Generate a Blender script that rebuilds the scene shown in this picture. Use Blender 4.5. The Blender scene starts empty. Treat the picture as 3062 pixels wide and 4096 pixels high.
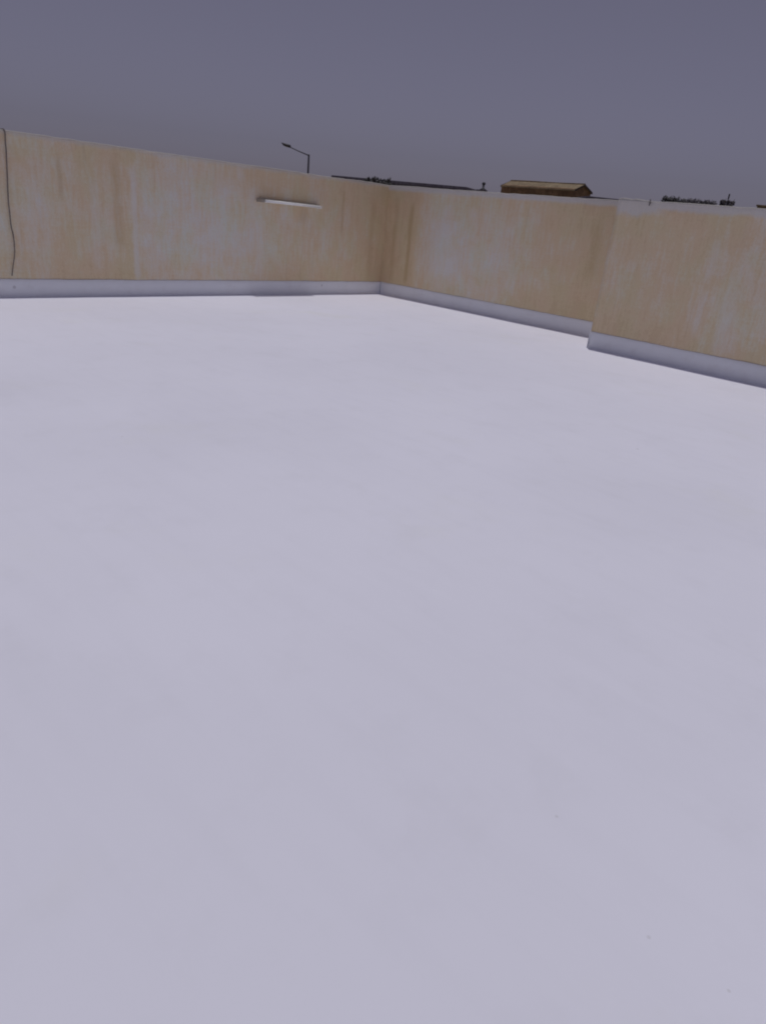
import bpy, bmesh, math, random
from mathutils import Vector, Matrix, noise

random.seed(7)
S = bpy.context.scene
COL = S.collection

# ------------------------------------------------------------------ camera model (recovered from the photograph)
PW, PH = 3062.0, 4096.0
ROLL, PITCH, FPX, EYE = 0.10249, 0.40990, 2733.41, 1.5
TH = 0.829670                                   # azimuth of the roof's left wall
H_BACK, H_STEP, JOG = 2.011, 1.974, 1.0766
_f = Vector((0, math.cos(PITCH), -math.sin(PITCH)))
_r = Vector((1, 0, 0))
_u = _r.cross(_f)
CR = math.cos(ROLL)*_r + math.sin(ROLL)*_u
CU = -math.sin(ROLL)*_r + math.cos(ROLL)*_u
CF = _f
CAM = Vector((0, 0, EYE))
A = Vector((math.cos(TH), math.sin(TH), 0))     # along the left wall, towards the corner
B = Vector((math.sin(TH), -math.cos(TH), 0))    # along the right wall, away from the corner
CORNER = Vector((-0.52525, 14.57145, 0))
STEP0 = CORNER - JOG*A                          # line of the stepped-out right wall
GROUND = -4.0


def ray(px, py):
    return CF + CR*((px-PW/2)/FPX) - CU*((py-PH/2)/FPX)


def at(px, py, Y):
    d = ray(px, py)
    return CAM + d*(Y/d.y)


def on_plane(px, py, o, n):
    d = ray(px, py)
    return CAM + d*((o-CAM).dot(n)/d.dot(n))


def on_left(px, py):                            # (distance from corner, height)
    p = on_plane(px, py, CORNER, B)
    return -(p-CORNER).dot(A), p.z


def on_right(px, py):
    p = on_plane(px, py, CORNER, A)
    return (p-CORNER).dot(B), p.z


def on_step(px, py):
    p = on_plane(px, py, STEP0, A)
    return (p-STEP0).dot(B), p.z


# ------------------------------------------------------------------ object helpers
def tag(o, label=None, cat=None, group=None, kind=None):
    if label: o['label'] = label
    if cat: o['category'] = cat
    if group: o['group'] = group
    if kind: o['kind'] = kind
    return o


def empty(name, loc, rz=0.0):
    o = bpy.data.objects.new(name, None)
    COL.objects.link(o)
    o.location = loc
    o.rotation_euler = (0, 0, rz)
    o.empty_display_size = 0.3
    return o


def obj(name, bm, mat, parent=None, smooth=False):
    bmesh.ops.recalc_face_normals(bm, faces=bm.faces)
    me = bpy.data.meshes.new(name)
    bm.to_mesh(me)
    bm.free()
    if smooth:
        for p in me.polygons: p.use_smooth = len(p.vertices) <= 4
    for m in (mat if isinstance(mat, (list, tuple)) else [mat]):
        me.materials.append(m)
    o = bpy.data.objects.new(name, me)
    COL.objects.link(o)
    if parent: o.parent = parent
    return o


def add_box(bm, lo, hi, bevel=0.0):
    r = bmesh.ops.create_cube(bm, size=1.0)
    vs = r['verts']
    for v in vs:
        v.co = Vector([lo[i] + (v.co[i]+0.5)*(hi[i]-lo[i]) for i in range(3)])
    if bevel > 0:
        es = list({e for v in vs for e in v.link_edges})
        bmesh.ops.bevel(bm, geom=es, offset=bevel, segments=2, affect='EDGES', profile=0.6)


def add_tube(bm, pts, radii, n=10, caps=True):
    pts = [Vector(p) for p in pts]
    if not isinstance(radii, (list, tuple)): radii = [radii]*len(pts)
    rings = []
    ref = None
    for i, p in enumerate(pts):
        t = (pts[min(i+1, len(pts)-1)] - pts[max(i-1, 0)]).normalized()
        if ref is None or abs(ref.dot(t)) > 0.95:
            ref = Vector((0, 0, 1)) if abs(t.z) < 0.9 else Vector((1, 0, 0))
        x = (ref - t*ref.dot(t)).normalized()
        y = t.cross(x)
        ref = x
        rings.append([bm.verts.new(p + (x*math.cos(2*math.pi*k/n) + y*math.sin(2*math.pi*k/n))*radii[i]) for k in range(n)])
    for a, b in zip(rings, rings[1:]):
        for k in range(n):
            bm.faces.new((a[k], a[(k+1) % n], b[(k+1) % n], b[k]))
    if caps:
        bm.faces.new(rings[0][::-1])
        bm.faces.new(rings[-1])


def add_sphere(bm, c, r, sz=1.0):
    q = bmesh.ops.create_uvsphere(bm, u_segments=16, v_segments=10, radius=r)
    for v in q['verts']:
        v.co.z *= sz
        v.co += Vector(c)


# ------------------------------------------------------------------ node helpers
class NT:
    def __init__(self, name):
        self.m = bpy.data.materials.new(name)
        self.m.use_nodes = True
        self.t = self.m.node_tree
        self.b = self.t.nodes['Principled BSDF']

    def n(self, typ, **kw):
        nd = self.t.nodes.new(typ)
        for k, v in kw.items(): setattr(nd, k, v)
        return nd

    def link(self, a, b): self.t.links.new(a, b)

    def val(self, sock, v):
        if hasattr(v, 'is_linked') or hasattr(v, 'links'): self.link(v, sock)
        else: sock.default_value = v

    def math(self, op, a, b=None, c=None, clamp=False):
        nd = self.n('ShaderNodeMath', operation=op, use_clamp=clamp)
        self.val(nd.inputs[0], a)
        if b is not None: self.val(nd.inputs[1], b)
        if c is not None: self.val(nd.inputs[2], c)
        return nd.outputs[0]

    def coords(self):
        tc = self.n('ShaderNodeTexCoord')
        sx = self.n('ShaderNodeSeparateXYZ')
        self.link(tc.outputs['Object'], sx.inputs[0])
        return tc.outputs['Object'], sx.outputs[0], sx.outputs[1], sx.outputs[2]

    def noise(self, vec, scale=(1, 1, 1), loc=(0, 0, 0), detail=3.0, rough=0.55, dist=0.0):
        mp = self.n('ShaderNodeMapping')
        mp.inputs['Scale'].default_value = scale
        mp.inputs['Location'].default_value = loc
        self.link(vec, mp.inputs[0])
        nz = self.n('ShaderNodeTexNoise')
        nz.inputs['Scale'].default_value = 1.0
        nz.inputs['Detail'].default_value = detail
        nz.inputs['Roughness'].default_value = rough
        nz.inputs['Distortion'].default_value = dist
        self.link(mp.outputs[0], nz.inputs['Vector'])
        return nz.outputs['Fac']

    def rng(self, x, a, b, c=0.0, d=1.0, smooth=True):
        nd = self.n('ShaderNodeMapRange')
        nd.interpolation_type = 'SMOOTHSTEP' if smooth else 'LINEAR'
        self.link(x, nd.inputs[0])
        for i, v in enumerate((a, b, c, d)): nd.inputs[i+1].default_value = v
        return nd.outputs[0]

    def mix(self, fac, a, b, mode='MIX'):
        nd = self.n('ShaderNodeMix', data_type='RGBA', blend_type=mode)
        self.val(nd.inputs[0], fac)
        for s, v in ((nd.inputs[6], a), (nd.inputs[7], b)):
            if isinstance(v, tuple): s.default_value = (*v, 1.0)
            else: self.link(v, s)
        return nd.outputs[2]

    def ramp(self, x, stops):
        nd = self.n('ShaderNodeValToRGB')
        cr = nd.color_ramp
        cr.interpolation = 'B_SPLINE'
        stops = sorted(stops)[:32]
        cr.elements[0].position = stops[0][0]; cr.elements[-1].position = stops[-1][0]
        cr.elements[0].color = (stops[0][1],)*3 + (1,); cr.elements[-1].color = (stops[-1][1],)*3 + (1,)
        for p, v in stops[1:-1]:
            e = cr.elements.new(p)
            e.color = (v, v, v, 1)
        self.link(x, nd.inputs[0])
        return nd.outputs[0]

    def bump(self, h, strength=0.3, dist=0.01):
        nd = self.n('ShaderNodeBump')
        nd.inputs['Strength'].default_value = strength
        nd.inputs['Distance'].default_value = dist
        self.link(h, nd.inputs['Height'])
        self.link(nd.outputs[0], self.b.inputs['Normal'])

    def col(self, c):
        self.val(self.b.inputs['Base Color'], (*c, 1.0) if isinstance(c, tuple) else c)


def plain(name, col, rough=0.7, var=0.18, scale=6.0, metal=0.0):
    k = NT(name)
    v, x, y, z = k.coords()
    nz = k.noise(v, (scale, scale, scale*0.6), detail=4)
    dark = tuple(c*(1-var) for c in col)
    lite = tuple(min(1, c*(1+var)) for c in col)
    k.col(k.mix(k.rng(nz, 0.3, 0.7), dark, lite))
    k.b.inputs['Roughness'].default_value = rough
    k.b.inputs['Metallic'].default_value = metal
    return k.m


COAT = (0.82, 0.825, 0.94)
SKIRT = (0.86, 0.875, 0.915)
PALE = (0.76, 0.735, 0.675)
PINK = (0.765, 0.675, 0.535)
OCHRE = (0.75, 0.605, 0.41)
RUST = (0.64, 0.48, 0.285)


def wall_material(name, length, stains, seed, height, white_top, spots=(), pale_streaks=(), white_patch=None, rust_streaks=()):
    """weathered whitewashed plaster: stain amount along the wall + streaks + splashes at foot and head"""
    k = NT(name)
    v, x, y, z = k.coords()
    u = k.math('DIVIDE', x, length)
    base = k.ramp(u, [(min(1, max(0, t/length)), 0.42 + (s-0.42)*0.95) for t, s in stains])
    broad = k.noise(v, (0.9, 0.9, 0.55), (seed, 0, 0), 4, 0.6)
    streak = k.noise(v, (7.5, 7.5, 0.8), (seed*2.1, 3, 0), 4, 0.62, 0.15)
    fine = k.noise(v, (24, 24, 4.0), (seed*1.7, 1, 0), 3, 0.6)
    grain = k.noise(v, (55, 55, 40), (0, seed, 0), 3, 0.6)
    blot = k.noise(v, (3.2, 3.2, 2.6), (seed*0.7, 9, 2), 5, 0.62, 0.4)
    s = k.math('ADD', base, k.math('MULTIPLY', k.math('SUBTRACT', broad, 0.5), 0.5))
    s = k.math('ADD', s, k.math('MULTIPLY', k.math('SUBTRACT', streak, 0.5), 0.75))
    s = k.math('ADD', s, k.math('MULTIPLY', k.math('SUBTRACT', blot, 0.5), 0.95))
    s = k.math('ADD', s, k.math('MULTIPLY', k.math('SUBTRACT', fine, 0.5), 1.0))
    ripple = k.noise(v, (5, 5, 34), (seed*1.3, 4, 1), 3, 0.6, 0.3)      # trowel ripples
    s = k.math('ADD', s, k.math('MULTIPLY', k.math('SUBTRACT', ripple, 0.5), 0.45))
    s = k.math('ADD', s, k.math('MULTIPLY', k.math('SUBTRACT', grain, 0.5), 0.4))
    foot = k.rng(z, 0.22, 0.78, 0.24, 0.0)                       # splash stain above the skirting
    head = k.rng(z, height*0.62, height*0.93, 0.0, 0.16)         # dirt washed from the coping
    s = k.math('ADD', s, foot)
    s = k.math('ADD', s, 0.15)
    s = k.math('ADD', s, head, clamp=True)
    c = k.mix(k.rng(s, 0.0, 0.45), PALE, PINK)
    c = k.mix(k.rng(s, 0.36, 0.8), c, OCHRE)
    c = k.mix(k.rng(s, 0.85, 1.25), c, RUST)
    # slight hue drift between greenish and reddish lime wash
    hue = k.noise(v, (2.3, 2.3, 2.0), (seed*3.3, 5, 7), 3, 0.5)
    c = k.mix(k.rng(hue, 0.46, 0.64, 0.0, 0.4), c, k.mix(1.0, c, (0.93, 1.0, 0.90), 'MULTIPLY'))
    c = k.mix(k.rng(hue, 0.54, 0.38, 0.0, 0.55), c, k.mix(1.0, c, (1.0, 0.955, 0.955), 'MULTIPLY'))
    # dark grime streaks
    gr = k.noise(v, (14, 14, 0.7), (seed*5.1, 2, 0), 4, 0.7)
    c = k.mix(k.rng(gr, 0.56, 0.76, 0.0, 0.34), c, k.mix(1.0, c, (0.74, 0.70, 0.65), 'MULTIPLY'))
    for t, w, z0, z1, amt in pale_streaks:                        # pale run marks / patched joints
        wob = k.math('ADD', x, k.math('MULTIPLY', k.math('SUBTRACT', blot, 0.5), w*1.6))
        m = k.rng(k.math('ABSOLUTE', k.math('SUBTRACT', wob, t)), w*0.25, w, amt, 0.0)
        m = k.math('MULTIPLY', m, k.rng(z, z0-0.1, z0+0.08))
        m = k.math('MULTIPLY', m, k.rng(z, z1-0.06, z1+0.12, 1.0, 0.0))
        c = k.mix(m, c, (0.78, 0.765, 0.74))
    for t, w, z0, z1, amt in rust_streaks:                        # rusty run-off
        wob = k.math('ADD', x, k.math('MULTIPLY', k.math('SUBTRACT', blot, 0.5), w*1.2))
        m = k.rng(k.math('ABSOLUTE', k.math('SUBTRACT', wob, t)), w*0.2, w, amt, 0.0)
        m = k.math('MULTIPLY', m, k.rng(z, z0-0.1, z0+0.1))
        m = k.math('MULTIPLY', m, k.rng(z, z1-0.15, z1+0.1, 1.0, 0.0))
        c = k.mix(m, c, (0.56, 0.41, 0.23))
    # white coating brushed over the head of the wall
    edge = k.noise(v, (2.6, 2.6, 0.6), (seed*4.0, 0, 1), 5, 0.65)
    zz = k.math('ADD', z, k.math('MULTIPLY', k.math('SUBTRACT', edge, 0.5), white_top[1]))
    wm = k.rng(zz, height-white_top[0]-0.035, height-white_top[0]+0.03, 0.0, white_top[2])
    if white_patch:
        t0, t1, drop = white_patch
        inside = k.math('MULTIPLY', k.rng(x, t0-0.05, t0+0.05), k.rng(x, t1-0.15, t1+0.1, 1.0, 0.0))
        zz2 = k.math('ADD', z, k.math('MULTIPLY', k.math('SUBTRACT', blot, 0.5), 0.35))
        wp = k.math('MULTIPLY', inside, k.rng(zz2, height-drop-0.06, height-drop+0.06, 0.0, 0.75))
        wm = k.math('MAXIMUM', wm, wp)
    wm = k.math('MULTIPLY', wm, k.rng(grain, 0.25, 0.5, 0.8, 1.0))
    c = k.mix(wm, c, (0.67, 0.67, 0.675))
    c = k.mix(k.rng(z, height-0.022, height-0.008, 0.0, 0.8), c, (0.40, 0.385, 0.37))      # dusty head, colour darkened to tone down its sunlit edge
    c = k.mix(k.rng(grain, 0.35, 0.75, 0.0, 0.22), c, k.mix(1.0, c, (0.82, 0.80, 0.78), 'MULTIPLY'))
    k.col(c)
    k.b.inputs['Roughness'].default_value = 0.93
    k.b.inputs['Specular IOR Level'].default_value = 0.15
    hgt = k.math('ADD', k.math('MULTIPLY', grain, 0.4), k.math('MULTIPLY', blot, 0.8))
    k.bump(hgt, 0.35, 0.012)
    return k.m


def coat_material(name, spots=(), floor=False):
    k = NT(name)
    v, x, y, z = k.coords()
    a = k.noise(v, (0.35, 0.35, 0.35), (3, 1, 0), 4, 0.55)
    b = k.noise(v, (3.0, 3.0, 3.0), (1, 7, 0), 5, 0.6)
    base = COAT if floor else SKIRT
    c = k.mix(k.rng(a, 0.35, 0.65), tuple(q*0.96 for q in base), base)
    c = k.mix(k.rng(b, 0.5, 0.72, 0.0, 0.5), c, k.mix(1.0, c, (0.955, 0.955, 0.95), 'MULTIPLY'))
    if floor:
        wear = k.noise(v, (0.55, 0.9, 0.7), (21, 14, 0), 6, 0.62, 0.5)
        c = k.mix(k.rng(wear, 0.52, 0.70, 0.0, 0.28), c, k.mix(1.0, c, (0.945, 0.945, 0.95), 'MULTIPLY'))
        # warm dust film in patches, small specks of grit, a few drips
        dust = k.noise(v, (0.8, 0.8, 0.8), (11, 4, 0), 5, 0.6)
        c = k.mix(k.rng(dust, 0.55, 0.75, 0.0, 0.6), c, k.mix(1.0, c, (0.97, 0.972, 0.915), 'MULTIPLY'))
        for sc, r0, r1, amt in ((2.3, 0.012, 0.03, 0.16), (1.1, 0.010, 0.018, 0.32)):
            vo = k.n('ShaderNodeTexVoronoi')
            vo.inputs['Scale'].default_value = sc
            k.link(v, vo.inputs['Vector'])
            hs = k.n('ShaderNodeSeparateColor')
            k.link(vo.outputs['Color'], hs.inputs[0])
            m = k.math('MULTIPLY', k.rng(vo.outputs['Distance'], r0, r1, amt, 0.0), k.rng(hs.outputs[0], 0.55, 0.9))
            c = k.mix(m, c, (0.33, 0.31, 0.31))
        for t, h, rr in spots:
            dx = k.math('SUBTRACT', x, t)
            dy = k.math('SUBTRACT', y, h)
            d = k.math('SQRT', k.math('ADD', k.math('MULTIPLY', dx, dx), k.math('MULTIPLY', dy, dy)))
            c = k.mix(k.rng(d, rr*0.3, rr, 0.26, 0.0), c, (0.40, 0.39, 0.40))
        roll = k.noise(v, (1.2, 9, 1), (0, 2, 0), 3, 0.5)
        c = k.mix(k.rng(roll, 0.45, 0.7, 0.0, 0.35), c, k.mix(1.0, c, (0.97, 0.97, 0.97), 'MULTIPLY'))
    else:
        st = k.noise(v, (4, 4, 5), (2, 2, 0), 5, 0.65)
        c = k.mix(k.rng(st, 0.5, 0.75, 0.0, 0.35), c, (0.70, 0.68, 0.70))
        edge = k.noise(v, (7, 7, 4), (5, 2, 0), 4, 0.6)
        zz = k.math('ADD', z, k.math('MULTIPLY', k.math('SUBTRACT', edge, 0.5), 0.06))
        c = k.mix(k.rng(zz, 0.195, 0.245, 0.0, 0.35), c, (0.70, 0.66, 0.64))
        for t, h, r in spots:
            dx = k.math('SUBTRACT', x, t)
            dz = k.math('SUBTRACT', z, h)
            d = k.math('SQRT', k.math('ADD', k.math('MULTIPLY', dx, dx), k.math('MULTIPLY', dz, dz)))
            c = k.mix(k.rng(d, r*0.4, r, 0.38, 0.0), c, (0.30, 0.27, 0.28))
    k.col(c)
    k.b.inputs['Roughness'].default_value = 0.72
    k.b.inputs['Specular IOR Level'].default_value = 0.25
    h = k.math('ADD', k.math('MULTIPLY', b, 0.6), k.math('MULTIPLY', k.noise(v, (60, 60, 60), (0, 0, 0), 2), 0.25))
    k.bump(h, 0.12, 0.006)
    return k.m


# ------------------------------------------------------------------ setting: ground and roof deck
gk = NT('sandy_ground')
gv, gx, gy, gz = gk.coords()
gn = gk.noise(gv, (0.05, 0.05, 0.05), detail=6)
gk.col(gk.mix(gk.rng(gn, 0.35, 0.65), (0.30, 0.24, 0.17), (0.38, 0.31, 0.23)))
gk.b.inputs['Roughness'].default_value = 0.95
bm = bmesh.new()
bmesh.ops.create_grid(bm, x_segments=40, y_segments=40, size=1500)
g = obj('ground', bm, gk.m)
g.location = (0, 0, GROUND)
tag(g, kind='structure')

fs = []
for px_, py_, r_ in ((2592, 3750, 0.007), (2912, 3965, 0.006), (2225, 3266, 0.007)):
    p_ = on_plane(px_, py_, Vector((0, 0, 0)), Vector((0, 0, 1))) - CORNER
    fs.append((p_.dot(B), p_.dot(A), r_))
M_FLOOR = coat_material('white_roof_coating', fs, floor=True)
RZ_R = math.atan2(B.y, B.x)                     # local x = B, local y = A (outward of the right walls)
L_LEFT, L_FAR, L_STEP, THICK = 19.0, 4.79, 17.0, 0.22
L_FAR = on_right(2351, 1347)[0]

# deck: local frame x along B, y along A, from the corner; real undulations of a hand-laid screed
bm = bmesh.new()
nx, ny = 96, 96
X0, X1, Y0, Y1 = -THICK, 21.0, -L_LEFT, 0.0
grid = []
for j in range(ny+1):
    row = []
    for i in range(nx+1):
        xx = X0 + (X1-X0)*i/nx
        yy = Y0 + (Y1-Y0)*j/ny
        hz = 0.004*noise.noise(Vector((xx*0.5, yy*0.5, 1.3))) + 0.0022*noise.noise(Vector((xx*1.6, yy*1.6, 4.0)))
        row.append(bm.verts.new((xx, yy, hz)))
    grid.append(row)
for j in range(ny):
    for i in range(nx):
        bm.faces.new((grid[j][i], grid[j][i+1], grid[j+1][i+1], grid[j+1][i]))
deck = obj('roof_deck', bm, M_FLOOR, smooth=True)
deck.location = CORNER
deck.rotation_euler = (0, 0, RZ_R)
tag(deck, kind='structure')
# the storey that carries the deck
bm = bmesh.new()
add_box(bm, (X0+0.01, Y0+0.01, GROUND), (X1-0.01, THICK-0.01, -0.03))
base = obj('roof_substructure', bm, plain('storey_render', (0.55, 0.50, 0.43), 0.9))
base.location = CORNER
base.rotation_euler = (0, 0, RZ_R)
tag(base, kind='structure')


# ------------------------------------------------------------------ parapet walls
def wall_mesh(x0, x1, y_in, y_out, h, seed, top_wave=0.012, lump=None):
    """wall along local x; y_in is the face towards the roof. Hand-plastered: wavy face and uneven head."""
    bm = bmesh.new()
    n = max(8, int((x1-x0)/0.06))
    sgn = 1 if y_in > y_out else -1
    r = 0.014
    zs = [-0.02, 0.12, 0.3, 0.5, 0.75, 1.0, 1.25, 1.5, 1.75, h-0.06]
    prof_n = len(zs)
    rings = []
    for i in range(n+1):
        x = x0 + (x1-x0)*i/n
        t = h + top_wave*noise.noise(Vector((x*0.9, seed, 0))) + 0.006*noise.noise(Vector((x*6.0, seed, 3)))
        if lump: t += lump(x)
        ring = []
        for z in zs:
            w = 0.006*noise.noise(Vector((x*1.1, z*1.4, seed))) + 0.0025*noise.noise(Vector((x*5, z*5, seed+4)))
            if i in (0, n): w = 0
            ring.append(bm.verts.new((x, y_in + sgn*w, z)))
        for a in (0, 30, 60, 90):
            ca, sa = math.cos(math.radians(a)), math.sin(math.radians(a))
            ring.append(bm.verts.new((x, y_in - sgn*(r - r*ca), t - r + r*sa)))
        for a in (90, 45, 0):
            ca, sa = math.cos(math.radians(a)), math.sin(math.radians(a))
            ring.append(bm.verts.new((x, y_out + sgn*(r - r*ca), t - r + r*sa)))
        ring.append(bm.verts.new((x, y_out, -0.02)))
        rings.append(ring)
    m = len(rings[0])
    for a, b in zip(rings, rings[1:]):
        for k in range(m-1):
            bm.faces.new((a[k], a[k+1], b[k+1], b[k]))
    bm.faces.new(rings[0])
    bm.faces.new(rings[-1][::-1])
    return bm


def skirting_mesh(x0, x1, y_in, sgn, seed, cap0=False):
    """the roof coating turned up the wall, with a small cove at the foot; sgn points into the roof"""
    bm = bmesh.new()
    n = max(6, int((x1-x0)/0.05))
    rings = []
    for i in range(n+1):
        x = x0 + (x1-x0)*i/n
        top = 0.238 + 0.007*noise.noise(Vector((x*2.2, seed, 8))) + 0.004*noise.noise(Vector((x*9, seed, 2)))
        w = 0.004*noise.noise(Vector((x*1.3, seed, 5)))
        th = 0.011 + w
        prof = [(-0.02, top), (th*0.6, top), (th, top-0.008), (th+0.002, 0.15), (th+0.003, 0.05),
                (th+0.006, 0.022), (th+0.012, 0.011), (th+0.022, 0.003), (th+0.03, -0.02)]
        rings.append([bm.verts.new((x, y_in + sgn*d, z)) for d, z in prof])
    for a, b in zip(rings, rings[1:]):
        for k in range(len(a)-1):
            bm.faces.new((a[k], a[k+1], b[k+1], b[k]))
    bm.faces.new(rings[0]); bm.faces.new(rings[-1][::-1])
    return bm


def uL(px, py=870): return on_left(px*1.8513, py)[0]
def uR(px, py=950): return on_right(px*1.8513, py)[0]
def uS(px, py=1100): return on_step(px*1.8513, py)[0]


# left wall: local x runs from the corner to the left, local +y faces the roof
RZ_L = math.atan2(-A.y, -A.x)
st_left = [(0.0, 0.80), (uL(815), 0.78), (uL(790), 0.60), (uL(745), 0.50), (uL(690), 0.46), (uL(640), 0.42), (uL(590), 0.36),
           (uL(530), 0.16), (uL(470), 0.10), (uL(420), 0.14), (uL(350), 0.10), (uL(310), 0.14), (uL(278), 0.38),
           (uL(255), 0.52), (uL(232), 0.32), (uL(190), 0.40), (uL(130), 0.44), (uL(90), 0.26), (uL(40), 0.28), (uL(5), 0.36),
           (uL(5)+2, 0.4), (18.9, 0.3)]
wm = wall_material('left_wall_plaster', L_LEFT, st_left, 3.7, H_BACK, (0.045, 0.12, 0.45),
                   pale_streaks=[(uL(292, 880), 0.07, 0.25, 1.72, 0.5), (uL(205), 0.10, 0.4, 1.5, 0.25), (uL(560), 0.12, 0.3, 1.2, 0.25)],
                   rust_streaks=[(uL(740, 850), 0.05, 1.1, 1.85, 0.4), (uL(806, 860), 0.10, 0.3, 1.7, 0.25), (uL(256), 0.10, 0.7, 1.85, 0.3), (uL(655, 850), 0.16, 1.22, 1.5, 0.35), (uL(134, 800), 0.05, 1.3, 1.8, 0.4)])
wall_l = empty('parapet_wall', CORNER, RZ_L)
tag(wall_l, 'long stained plaster parapet wall on the left, carrying the tube light and the hanging cable', 'wall', 'parapet walls round the roof')
obj('wall', wall_mesh(-THICK, L_LEFT, 0.0, -THICK, H_BACK, 1.0), wm, wall_l, True)
sp = [(*on_left(57, 1148), 0.03), (*on_left(1285, 1141), 0.028)]
obj('skirting', skirting_mesh(0.0, L_LEFT, 0.0, 1, 2.0), coat_material('skirting_coating', sp), wall_l, True)

# right wall, far section: local x = B, local -y faces the roof
st_far = [(0.0, 0.82), (uR(852), 0.66), (uR(862), 0.60), (uR(884), 0.98), (uR(896), 0.70), (uR(912), 0.16), (uR(960), 0.08),
          (uR(1010), 0.16), (uR(1060), 0.22), (uR(1100), 0.26), (uR(1140), 0.36), (uR(1180), 0.48), (uR(1230), 0.54), (uR(1262), 0.66),
          (uR(1285), 0.86), (uR(1300), 0.62), (uR(1310), 0.55)]
wm = wall_material('far_wall_plaster', 6.0, st_far, 8.2, H_BACK, (0.085, 0.08, 0.75),
                   pale_streaks=[(uR(960), 0.42, 0.55, 1.45, 0.4)],
                   rust_streaks=[(uR(884, 950), 0.075, 0.3, 1.75, 0.65), (uR(852), 0.10, 0.3, 1.8, 0.35), (uR(1288), 0.14, 0.9, 1.7, 0.25)])
wall_f = empty('parapet_wall', CORNER, RZ_R)
tag(wall_f, 'short stained parapet wall between the roof corner and the step in the wall', 'wall', 'parapet walls round the roof')
obj('wall', wall_mesh(-0.1, L_FAR + 0.12, 0.0, THICK, H_BACK - 0.002, 5.0), wm, wall_f, True)
obj('skirting', skirting_mesh(0.0, L_FAR + 0.1, 0.0, -1, 6.0), coat_material('skirting_coating', []), wall_f, True)

# right wall, section that steps out towards the camera
t_jog = on_step(2345, 1392)[0]
st_step = [(t_jog, 0.55), (uS(1330), 0.58), (uS(1380), 0.55), (uS(1430), 0.60), (uS(1480), 0.56), (uS(1510), 0.48),
           (uS(1560), 0.46), (uS(1600), 0.34), (uS(1650), 0.30), (12, 0.4), (16, 0.4)]
wm = wall_material('stepped_wall_plaster', L_STEP, st_step, 14.6, H_STEP, (0.095, 0.14, 0.75),
                   pale_streaks=[(uS(1545, 1000), 0.07, 1.15, 1.55, 0.28), (uS(1510, 1250), 0.06, 0.45, 0.95, 0.32), (uS(1590, 1150), 0.16, 0.3, 1.0, 0.3)],
                   white_patch=(t_jog-0.2, on_step(2660, 810)[0], 0.17))
wall_s = empty('parapet_wall', STEP0, RZ_R)
tag(wall_s, 'stained parapet wall stepped out towards the viewer at the right, white smears along its head', 'wall', 'parapet walls round the roof')


def lump(x):
    q = x - t_jog
    return 0.018*math.exp(-((q-0.08)/0.10)**2) + 0.02*math.exp(-((q-0.27)/0.05)**2) - 0.006*math.exp(-((q-0.6)/0.2)**2)


obj('wall', wall_mesh(t_jog + 0.01, L_STEP, 0.0, JOG + 0.2, H_STEP, 9.0, 0.01, lump), wm, wall_s, True)
bm = skirting_mesh(t_jog + 0.012, L_STEP, 0.0, -1, 10.0)
obj('skirting', bm, coat_material('skirting_coating', []), wall_s, True)
bm = bmesh.new()                                 # the return of the step
add_box(bm, (t_jog - 0.004, -0.010, -0.02), (t_jog + 0.02, JOG - 0.012, 0.234), 0.004)
obj('skirting', bm, coat_material('skirting_coating', []), wall_s)


# ------------------------------------------------------------------ tube light on the left wall
M_TUBE = plain('frosted_tube_glass', (0.89, 0.89, 0.87), 0.35, 0.03)
M_BATTEN = plain('grimy_batten_paint', (0.26, 0.23, 0.21), 0.7, 0.3, 14)
M_HOLDER = plain('old_lamp_holder_plastic', (0.36, 0.32, 0.27), 0.7, 0.2, 20)
pa = on_plane(1046, 802, CORNER + B*0.12, B) - CORNER
pb = on_plane(1285, 829, CORNER + B*0.12, B) - CORNER
tl, zl, tr, zr = -pa.dot(A), pa.z, -pb.dot(A), pb.z
tube = empty('tube_light', CORNER - A*((tl+tr)/2) + Vector((0, 0, (zl+zr)/2)), RZ_L)
hl = (tl-tr)/2
dz = (zl-zr)/2                                   # it hangs a touch out of level
tag(tube, 'white fluorescent tube light on a thin dark batten fixed to the left parapet wall', 'tube light')
bm = bmesh.new()
add_tube(bm, [(-hl+0.03, 0.12, -dz), (hl-0.07, 0.12, dz)], 0.021, 14)
obj('tube', bm, M_TUBE, tube, True)
bm = bmesh.new()
add_box(bm, (-hl, 0.002, 0.012), (hl, 0.085, 0.034), 0.005)
for vtx in bm.verts: vtx.co.z += dz*vtx.co.x/hl
obj('batten', bm, M_BATTEN, tube)
for sx, ln in ((-1, 0.012), (1, 0.045)):
    bm = bmesh.new()
    xa, xb = (sx*hl, sx*(hl-ln)) if sx < 0 else (hl-ln, hl+0.02)
    zc = sx*dz
    add_box(bm, (min(xa, xb), 0.014, zc-0.026), (max(xa, xb), 0.15 if sx > 0 else 0.135, zc+0.017), 0.006)
    obj('lamp_holder', bm, M_HOLDER if sx > 0 else M_TUBE, tube)

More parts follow.
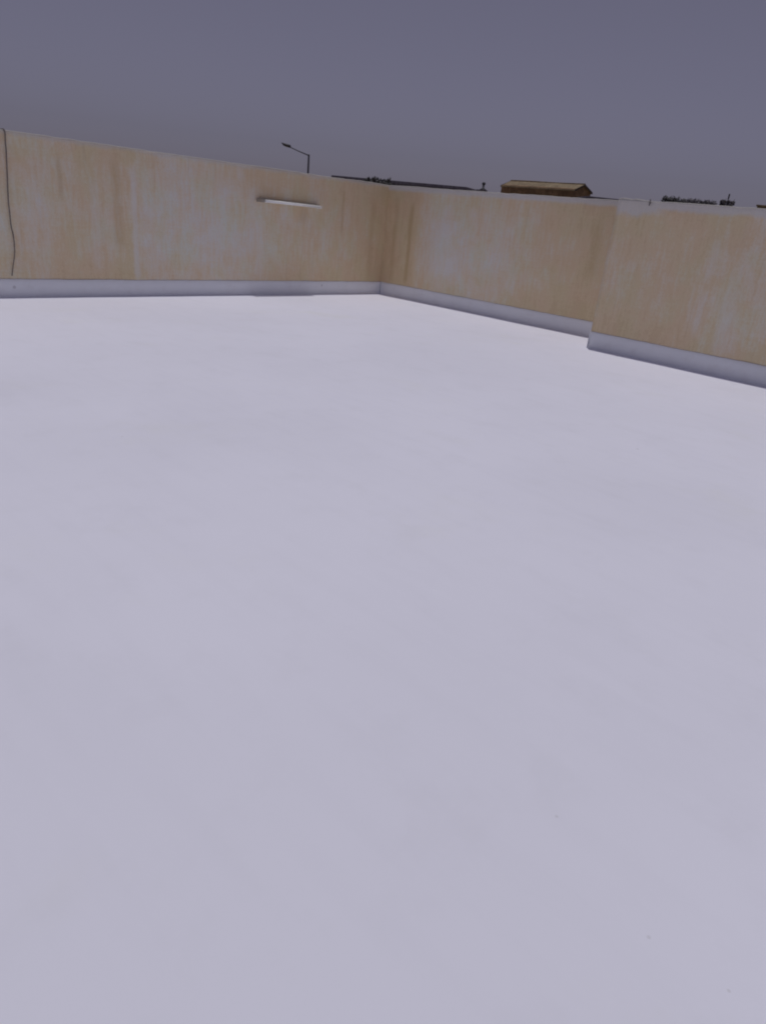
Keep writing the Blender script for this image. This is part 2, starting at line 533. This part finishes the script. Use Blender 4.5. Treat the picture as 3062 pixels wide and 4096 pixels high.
# ------------------------------------------------------------------ cable hanging over the left wall
M_CABLE = plain('weathered_black_cable', (0.15, 0.125, 0.12), 0.8, 0.3, 30)
path = [(19, 534), (20.5, 566), (23.6, 600), (26.5, 660), (29, 716), (31, 765), (33.5, 812), (38, 850), (43.7, 905), (50.6, 932),
        (55.5, 965), (58, 1007), (55.5, 1036), (51, 1066), (47.5, 1103)]
pts = []
t0, z0 = on_left(17, 522)
for d, zz in ((-0.235, 1.5), (-0.232, 1.96), (-0.21, 2.012), (-0.10, 2.016), (-0.01, 2.016), (0.010, 2.000)):
    pts.append(Vector((t0 + 0.004*(d < -0.2), d, zz)))
for q in path:
    t, z = on_left(*q)
    pts.append(Vector((t, 0.017, min(z, 1.97))))
bm = bmesh.new()
fine = []
for i in range(len(pts)-1):                      # Catmull-Rom
    p0, p1, p2, p3 = pts[max(i-1, 0)], pts[i], pts[i+1], pts[min(i+2, len(pts)-1)]
    for s in range(4):
        q = s/4.0
        fine.append(0.5*((2*p1) + (p2-p0)*q + (2*p0-5*p1+4*p2-p3)*q*q + (3*p1-p0-3*p2+p3)*q**3))
fine.append(pts[-1])
add_tube(bm, fine, [0.0078 - 0.0025*i/len(fine) for i in range(len(fine))], 8)
cab = obj('cable', bm, M_CABLE, None, True)
cab.location = CORNER
cab.rotation_euler = (0, 0, RZ_L)
tag(cab, 'thin dark cable hanging over the left parapet wall down to the white skirting', 'cable')

# ------------------------------------------------------------------ steel peg near the head of the stepped wall
tp, zp = on_step(2601, 806)
peg = empty('steel_peg', STEP0 + B*tp + Vector((0, 0, zp)), RZ_R)
M_PEG = plain('rusty_dark_steel', (0.17, 0.155, 0.15), 0.8, 0.3, 40)
tag(peg, 'small dark steel peg standing against the white-smeared head of the stepped-out wall', 'peg')
bm = bmesh.new()
add_tube(bm, [(0, -0.022, -0.05), (0, -0.022, 0.015), (0, -0.021, 0.028)], [0.008, 0.008, 0.006], 8)
obj('rod', bm, M_PEG, peg, True)
bm = bmesh.new()
add_tube(bm, [(0, 0.01, -0.02), (0, -0.03, -0.02)], 0.009, 8)
obj('clip', bm, M_PEG, peg)

# ------------------------------------------------------------------ street lamp beyond the left wall
M_LAMP = plain('dark_galvanised_steel', (0.035, 0.032, 0.045), 0.6, 0.2, 8, 0.0)
YL = 50.0
ptop = at(1235, 617, YL)
hd = at(1127, 573, YL)
joint = at(1234, 622, YL)
lamp = empty('street_lamp', (ptop.x, ptop.y, GROUND))
tag(lamp, 'dark street lamp on a single raised arm, rising above the left parapet wall', 'street lamp')
o0 = Vector((ptop.x, ptop.y, GROUND))
bm = bmesh.new()
lean = at(1231, 691, YL) - o0
add_tube(bm, [(0, 0, 0), (0, 0, 1.2), (0, 0, ptop.z-GROUND-1.6), (0, 0, ptop.z-GROUND-0.06), (0, 0, ptop.z-GROUND)], [0.12, 0.10, 0.062, 0.056, 0.035], 12)
add_box(bm, (-0.22, -0.22, 0), (0.22, 0.22, 0.04))
obj('pole', bm, M_LAMP, lamp, True)
bm = bmesh.new()
e0 = joint - o0
e0.x = 0; e0.y = 0
e1 = at(1152, 585, YL) - o0
add_tube(bm, [e0, e0.lerp(e1, 0.5) + Vector((0, 0, -0.012)), e1], [0.034, 0.03, 0.028], 10)
obj('arm', bm, M_LAMP, lamp, True)
# luminaire: flat tapering cobra head, thicker at the arm
h0 = at(1162, 588, YL) - o0
h1 = at(1126, 572, YL) - o0
ax = (h1-h0)
LN = ax.length
ax.normalize()
side = Vector((0, 1, 0)); side = (side - ax*side.dot(ax)).normalized()
up = side.cross(ax)
if up.z < 0: up = -up
bm = bmesh.new()
rings = []
for s, w, hu, hd_ in ((0, .05, .05, .05), (.06, .10, .10, .07), (.2, .15, .11, .08), (.45, .16, .085, .075), (.75, .13, .06, .055), (.95, .09, .045, .035), (1.0, .05, .02, .02)):
    c = h0 + ax*(s*LN)
    rings.append([bm.verts.new(c + side*w*math.cos(q) + up*(hu if math.sin(q) > 0 else hd_)*math.sin(q)) for q in [2*math.pi*i/14 for i in range(14)]])
for a, b in zip(rings, rings[1:]):
    for i in range(14): bm.faces.new((a[i], a[(i+1) % 14], b[(i+1) % 14], b[i]))
bm.faces.new(rings[0][::-1]); bm.faces.new(rings[-1])
head = obj('lamp_head', bm, M_LAMP, lamp, True)
bm = bmesh.new()
cc = h0 + ax*(0.55*LN) - up*0.07
q = bmesh.ops.create_uvsphere(bm, u_segments=14, v_segments=8, radius=1.0)
for vtx in q['verts']:
    vtx.co = cc + ax*(vtx.co.x*0.2) + side*(vtx.co.y*0.11) + up*(vtx.co.z*0.035)
obj('lens', bm, plain('lamp_lens', (0.12, 0.12, 0.13), 0.3, 0.05), head, True)


# ------------------------------------------------------------------ houses and sheds beyond the walls
def corrugated(name, c1, c2, axis='X', pitch=8.0):
    k = NT(name)
    v, x, y, z = k.coords()
    nz = k.noise(v, (1.2, 1.2, 2.5), detail=5, rough=0.65)
    nf = k.noise(v, (6, 6, 6), (3, 3, 3), 4)
    c = k.mix(k.rng(nz, 0.35, 0.65), c1, c2)
    c = k.mix(k.rng(nf, 0.45, 0.7, 0.0, 0.6), c, tuple(q*0.55 for q in c1))
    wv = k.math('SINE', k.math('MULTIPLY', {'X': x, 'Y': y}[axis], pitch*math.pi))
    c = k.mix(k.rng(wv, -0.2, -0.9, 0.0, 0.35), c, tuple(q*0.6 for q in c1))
    k.col(c)
    k.b.inputs['Roughness'].default_value = 0.85
    k.bump(wv, 0.4, 0.02)
    return k.m


# gabled house with the brown tiled roof; its ridge runs parallel to our right wall
YR = 65.0
r1 = at(2338, 738, YR)
lo, hi = YR, 90.0
for _ in range(60):                              # left end of the ridge at the same height
    mid = (lo+hi)/2
    if at(2043, 723, mid).z < r1.z: lo = mid
    else: hi = mid
r0 = at(2043, 723, lo)
dirv = (r1-r0); dirv.z = 0
LEN = dirv.length
dirv.normalize()
nrm = Vector((-dirv.y, dirv.x, 0))              # away from us
if nrm.y < 0: nrm = -nrm
house = empty('gabled_house', (r0.x, r0.y, GROUND), math.atan2(dirv.y, dirv.x))
tag(house, 'brown gabled house with a tan tiled roof showing above the right parapet wall', 'house')
RT = r1.z - GROUND
SP, DROP = 1.45, 0.52
ek = RT - DROP
M_TILE = corrugated('sun_bleached_tiles', (0.22, 0.165, 0.10), (0.32, 0.25, 0.155), 'X', 5.0)
M_HWALL = corrugated('brown_house_render', (0.17, 0.105, 0.055), (0.28, 0.18, 0.10), 'X', 1.1)
bm = bmesh.new()
yi = SP - 0.05
prof = [(-yi, 0), (-yi, ek+0.02), (0, RT-0.10), (yi, ek+0.02), (yi, 0)]
ra = [bm.verts.new((0.06, y_, z_)) for y_, z_ in prof]
rb = [bm.verts.new((LEN-0.12, y_, z_)) for y_, z_ in prof]
for i in range(4): bm.faces.new((ra[i], ra[i+1], rb[i+1], rb[i]))
bm.faces.new(ra); bm.faces.new(rb[::-1])
obj('wall', bm, M_HWALL, house)
bm = bmesh.new()
n = 40
top = []
for i in range(n+1):
    x_ = LEN*i/n
    j = 0.03*noise.noise(Vector((x_*1.3, 2, 2)))
    top.append([bm.verts.new((x_, -SP, ek-0.05+j*.5)), bm.verts.new((x_, -SP*0.5, (ek+RT)/2+j)), bm.verts.new((x_, 0, RT+j)),
                bm.verts.new((x_, SP*0.5, (ek+RT)/2+j)), bm.verts.new((x_, SP, ek-0.05+j*.5)),
                bm.verts.new((x_, SP, ek-0.12+j*.5)), bm.verts.new((x_, 0, RT-0.08+j)), bm.verts.new((x_, -SP, ek-0.12+j*.5))])
for a, b in zip(top, top[1:]):
    for i in range(8): bm.faces.new((a[i], a[(i+1) % 8], b[(i+1) % 8], b[i]))
bm.faces.new(top[0]); bm.faces.new(top[-1][::-1])
roof = obj('roof', bm, M_TILE, house)
bm = bmesh.new()
add_tube(bm, [(-0.02, 0, RT+0.02), (LEN*0.3, 0, RT+0.03), (LEN*0.62, 0, RT+0.0), (LEN+0.02, 0, RT+0.02)], 0.06, 8)
obj('ridge_cap', bm, plain('ridge_tiles', (0.20, 0.15, 0.10), 0.85, 0.3, 4), roof, True)
M_BARGE = plain('dark_bargeboard', (0.07, 0.05, 0.035), 0.8)
for sy in (-1, 1):
    for xx in (LEN+0.012, -0.012):
        bm = bmesh.new()
        add_box(bm, (xx-0.02, -0.02, -0.16), (xx+0.02, 0.02, 0.0))
        bm.verts.ensure_lookup_table()
        for vtx in list(bm.verts)[-8:]:
            f_ = 1.0 if vtx.co.y > 0 else 0.0
            vtx.co.y = sy*(0.0 + f_*(SP-0.01))
            vtx.co.z += (RT+0.012) - f_*(DROP-0.01)
        obj('bargeboard', bm, M_BARGE, house)


def level(p0, Y0, p1):
    """ends of a level edge seen from p0 to p1: the far end's distance follows from its height"""
    a = at(*p0, Y0)
    lo, hi = Y0*0.5, Y0*1.8
    for _ in range(60):
        mid = (lo+hi)/2
        if at(*p1, mid).z < a.z: lo = mid
        else: hi = mid
    return a, at(*p1, lo)


def flat_block(name, label, cat, xyz0, xyz1, depth, mat, capmat, cap_h=0.18, cap_o=0.08, group=None):
    """flat-roofed block: its near upper edge runs from xyz0 to xyz1"""
    d = xyz1 - xyz0; d.z = 0
    ln = d.length
    d.normalize()
    nn = Vector((-d.y, d.x, 0))
    rz = math.atan2(d.y, d.x)
    hgt = (xyz0.z + xyz1.z)/2 - GROUND
    t = empty(name, (xyz0.x, xyz0.y, GROUND), rz)
    tag(t, label, cat, group)
    bm = bmesh.new()
    add_box(bm, (cap_o, cap_o, 0), (ln-cap_o, depth, hgt-cap_h))
    obj('wall', bm, mat, t)
    bm = bmesh.new()
    add_box(bm, (0, 0, hgt-cap_h+0.003), (ln, depth+cap_o, hgt), 0.015)
    obj('roof_edge', bm, capmat, t)
    return t, ln, hgt


M_SHED = corrugated('dark_blue_grey_sheeting', (0.115, 0.11, 0.15), (0.17, 0.16, 0.205), 'X', 1.4)
M_SHED2 = plain('shed_edge_flashing', (0.14, 0.135, 0.18), 0.8, 0.25, 3)
flat_block('shed', 'long low dark shed whose level roof edge shows behind the corner of the walls', 'shed',
           *level((1325, 700.5), 78, (1866, 748)), 6.0, M_SHED, M_SHED2, 0.25)
flat_block('shed', 'small dark grey shed between the brown gabled house and the step in the wall', 'shed',
           *level((2352, 784), 58, (2475, 797)), 3.0, M_SHED, M_SHED2, 0.2)
M_TAN = corrugated('tan_brown_cladding', (0.15, 0.115, 0.07), (0.27, 0.22, 0.14), 'X', 2.6)
flat_block('brown_house', 'brown flat-topped house cut off by the right edge of the view', 'house',
           at(3023, 818, 60), at(3023, 818, 60) + Vector((3.6, -2.25, 0)), 4.0, M_TAN, plain('brown_roof_edge', (0.24, 0.19, 0.12), 0.85, 0.3, 3), 0.12)

# low hut carrying a ventilator with a round cap
M_VENT = plain('dark_vent_metal', (0.035, 0.033, 0.045), 0.6, 0.2, 5)
YV = 60.0
hut, hl_, hh_ = flat_block('hut', 'low dark hut just showing over the wall, under the ball-topped vent', 'hut',
                           *level((1907, 757), YV, (1949, 761.5)), 1.2, M_SHED2, M_SHED2, 0.15, 0.05)
hm = (at(1907, 757, YV) + at(1949, 761, YV-0.5))/2 + Vector((0, 0.45, 0))
vent = empty('roof_vent', hm)
tag(vent, 'dark ball-topped vent pipe left of the brown gabled house', 'vent')
zb = at(1934, 735, hm.y).z - hm.z
bx = at(1933, 740, hm.y).x - hm.x
bm = bmesh.new()
add_tube(bm, [(bx, 0, 0), (bx, 0, 0.06), (bx, 0, zb*0.3), (bx, 0, zb)], [0.28, 0.24, 0.085, 0.06], 12)
obj('pipe', bm, M_VENT, vent, True)
bm = bmesh.new()
add_sphere(bm, (bx, 0, zb), 0.14, 0.9)
obj('cap', bm, M_VENT, vent, True)
bm = bmesh.new()
add_tube(bm, [(bx, 0, zb*0.55), (bx, 0, zb*0.62), (bx, 0, zb*0.69)], [0.07, 0.10, 0.07], 12)
obj('collar', bm, M_VENT, vent, True)


# ------------------------------------------------------------------ trees beyond the walls
M_BARK = plain('grey_brown_bark', (0.09, 0.07, 0.05), 0.9, 0.3, 6)
def leaf_mat(name, c):
    k = NT(name)
    v, x, y, z = k.coords()
    nz = k.noise(v, (2, 2, 2), detail=4)
    k.col(k.mix(k.rng(nz, 0.35, 0.65), tuple(q*0.55 for q in c), tuple(q*1.4 for q in c)))
    k.b.inputs['Roughness'].default_value = 0.7
    return k.m
M_LEAF = leaf_mat('dusty_dark_foliage', (0.06, 0.058, 0.062))
M_LEAF2 = leaf_mat('dusty_grey_foliage', (0.11, 0.10, 0.12))


def tree(px_l, px_r, top_px, Y, label, sag=1.0, dens=420, seed=1, mat=None):
    rnd = random.Random(seed)
    pl, pr, pt = at(px_l, top_px, Y), at(px_r, top_px, Y), at((px_l+px_r)/2, top_px, Y)
    rad = (pr-pl).length/2
    t = empty('tree', (pt.x, pt.y, GROUND))
    tag(t, label, 'tree', 'trees beyond the walls')
    htop = pt.z - GROUND
    ch = max(rad*2.6, 1.1)*sag
    bm = bmesh.new()
    add_tube(bm, [(0, 0, 0), (0.05, 0.03, htop*0.3), (-0.04, 0.0, htop-ch*0.7), (0.02, 0, htop-ch*0.35)], [0.17, 0.13, 0.09, 0.04], 8)
    for i in range(6):
        a = i*2.4
        z_ = htop - ch*(0.95 - 0.09*i)
        add_tube(bm, [(0, 0, z_), (rad*0.4*math.cos(a), rad*0.4*math.sin(a), z_+0.3), (rad*0.75*math.cos(a), rad*0.75*math.sin(a), z_+0.75)], [0.06, 0.04, 0.015], 6)
    obj('trunk', bm, M_BARK, t, True)
    bm = bmesh.new()
    clumps = []
    for i in range(26):
        a = rnd.uniform(0, 6.283); q = rad*math.sqrt(rnd.random())*0.8
        clumps.append((Vector((q*math.cos(a), q*math.sin(a), htop - ch*rnd.uniform(0.12, 0.9))), rad*rnd.uniform(0.28, 0.5)))
    for i in range(5):                            # clumps that make the flat, ragged head
        a = -0.8*rad + 1.6*rad*i/4
        clumps.append((Vector((a, rnd.uniform(-.3, .3)*rad, htop - rnd.uniform(0.26, 0.36)*rad)), rad*0.34))
    for c, r in clumps:
        for _ in range(dens//6):
            d = Vector((rnd.gauss(0, 1), rnd.gauss(0, 1), rnd.gauss(0, 1)))
            d.normalize()
            p = c + d*(r*rnd.random()**0.5)
            if p.z > htop + 0.05: p.z = htop - rnd.random()*0.1
            s = rnd.uniform(0.08, 0.17)
            u1 = Vector((rnd.gauss(0, 1), rnd.gauss(0, 1), rnd.gauss(0, 1))).normalized()
            u2 = u1.orthogonal().normalized()
            bm.faces.new([bm.verts.new(p + u1*s), bm.verts.new(p + u2*s*0.5), bm.verts.new(p - u1*s), bm.verts.new(p - u2*s*0.5)])
    me = bpy.data.meshes.new('crown')
    bm.to_mesh(me); bm.free()
    me.materials.append(mat or M_LEAF)
    c = bpy.data.objects.new('crown', me)
    COL.objects.link(c)
    c.parent = t


tree(1462, 1562, 713, 52, 'dark bushy tree in front of the long shed, just over the wall corner', seed=3)
tree(2646, 2738, 788, 70, 'darkest tree of the row behind the stepped-out wall, at the left end of the row', seed=4)
tree(2730, 2800, 797, 74, 'thin tree in the row behind the stepped-out wall, next to the darkest one', seed=5, dens=400, mat=M_LEAF2)
tree(2796, 2868, 802, 74, 'thin tree in the row behind the stepped-out wall, left of the gap', seed=6, dens=400, mat=M_LEAF2)
tree(2882, 2902, 803, 66, 'small narrow tree left of the slim mast', seed=8, dens=300, mat=M_LEAF2)
tree(2907, 2937, 806, 64, 'small narrow tree at the foot of the slim mast', seed=9, dens=300, mat=M_LEAF2)

pm = at(2916, 775, 62)
mast = empty('antenna_mast', (pm.x, pm.y, GROUND))
tag(mast, 'slim dark mast rising between small trees behind the stepped-out wall', 'mast')
bm = bmesh.new()
add_tube(bm, [(0, 0, 0), (0, 0, pm.z-GROUND)], [0.06, 0.03], 8)
obj('pole', bm, M_VENT, mast)
bm = bmesh.new()
add_box(bm, (-0.045, -0.05, pm.z-GROUND-0.40), (0.045, 0.05, pm.z-GROUND-0.03), 0.015)
obj('aerial', bm, M_VENT, mast)

# ------------------------------------------------------------------ light: high sun just beyond the corner, hazy sky
W_L, W_R = 0.105, 0.155                          # width of the shade at the foot of the left / right wall
hs = (A*W_R - B*W_L)/H_BACK
sun_dir = (hs + Vector((0, 0, 1))).normalized()
elev = math.asin(sun_dir.z)
sd = bpy.data.lights.new('sun', 'SUN')
sd.energy = 3.35
sd.angle = math.radians(0.53)
sd.color = (1.0, 0.975, 0.95)
so = bpy.data.objects.new('sun', sd)
COL.objects.link(so)
so.rotation_euler = sun_dir.to_track_quat('Z', 'Y').to_euler()
so.location = (0, 0, 30)

w = bpy.data.worlds.new('World')
S.world = w
w.use_nodes = True
nt = w.node_tree
bg = nt.nodes['Background']
sky = nt.nodes.new('ShaderNodeTexSky')
sky.sky_type = 'NISHITA'
sky.sun_disc = False
sky.sun_elevation = elev
sky.sun_rotation = math.atan2(sun_dir.x, sun_dir.y)
sky.altitude = 50
sky.air_density = 1.0
sky.dust_density = 1.3
sky.ozone_density = 1.0
hsv = nt.nodes.new('ShaderNodeHueSaturation')
hsv.inputs['Saturation'].default_value = 0.3
nt.links.new(sky.outputs[0], hsv.inputs['Color'])
mx = nt.nodes.new('ShaderNodeMix')
mx.data_type = 'RGBA'; mx.blend_type = 'MULTIPLY'
mx.inputs[0].default_value = 1.0
mx.inputs[7].default_value = (0.955, 0.875, 1.17, 1)
nt.links.new(hsv.outputs[0], mx.inputs[6])
nt.links.new(mx.outputs[2], bg.inputs['Color'])
bg.inputs['Strength'].default_value = 0.074

# ------------------------------------------------------------------ camera and colour management
cd = bpy.data.cameras.new('camera')
cd.sensor_fit = 'VERTICAL'
cd.sensor_height = 24.0
cd.lens = 24.0*FPX/PH
cd.clip_start = 0.05
cd.clip_end = 5000
co = bpy.data.objects.new('camera', cd)
COL.objects.link(co)
m = Matrix.Identity(4)
for i in range(3):
    m[i][0], m[i][1], m[i][2], m[i][3] = CR[i], CU[i], -CF[i], CAM[i]
co.matrix_world = m
S.camera = co
S.render.engine = 'CYCLES'
S.cycles.max_bounces = 8
S.cycles.diffuse_bounces = 6
S.cycles.filter_width = 2.0
S.view_settings.view_transform = 'Standard'
S.view_settings.look = 'None'
S.view_settings.gamma = 1
S.view_settings.exposure = -1.22
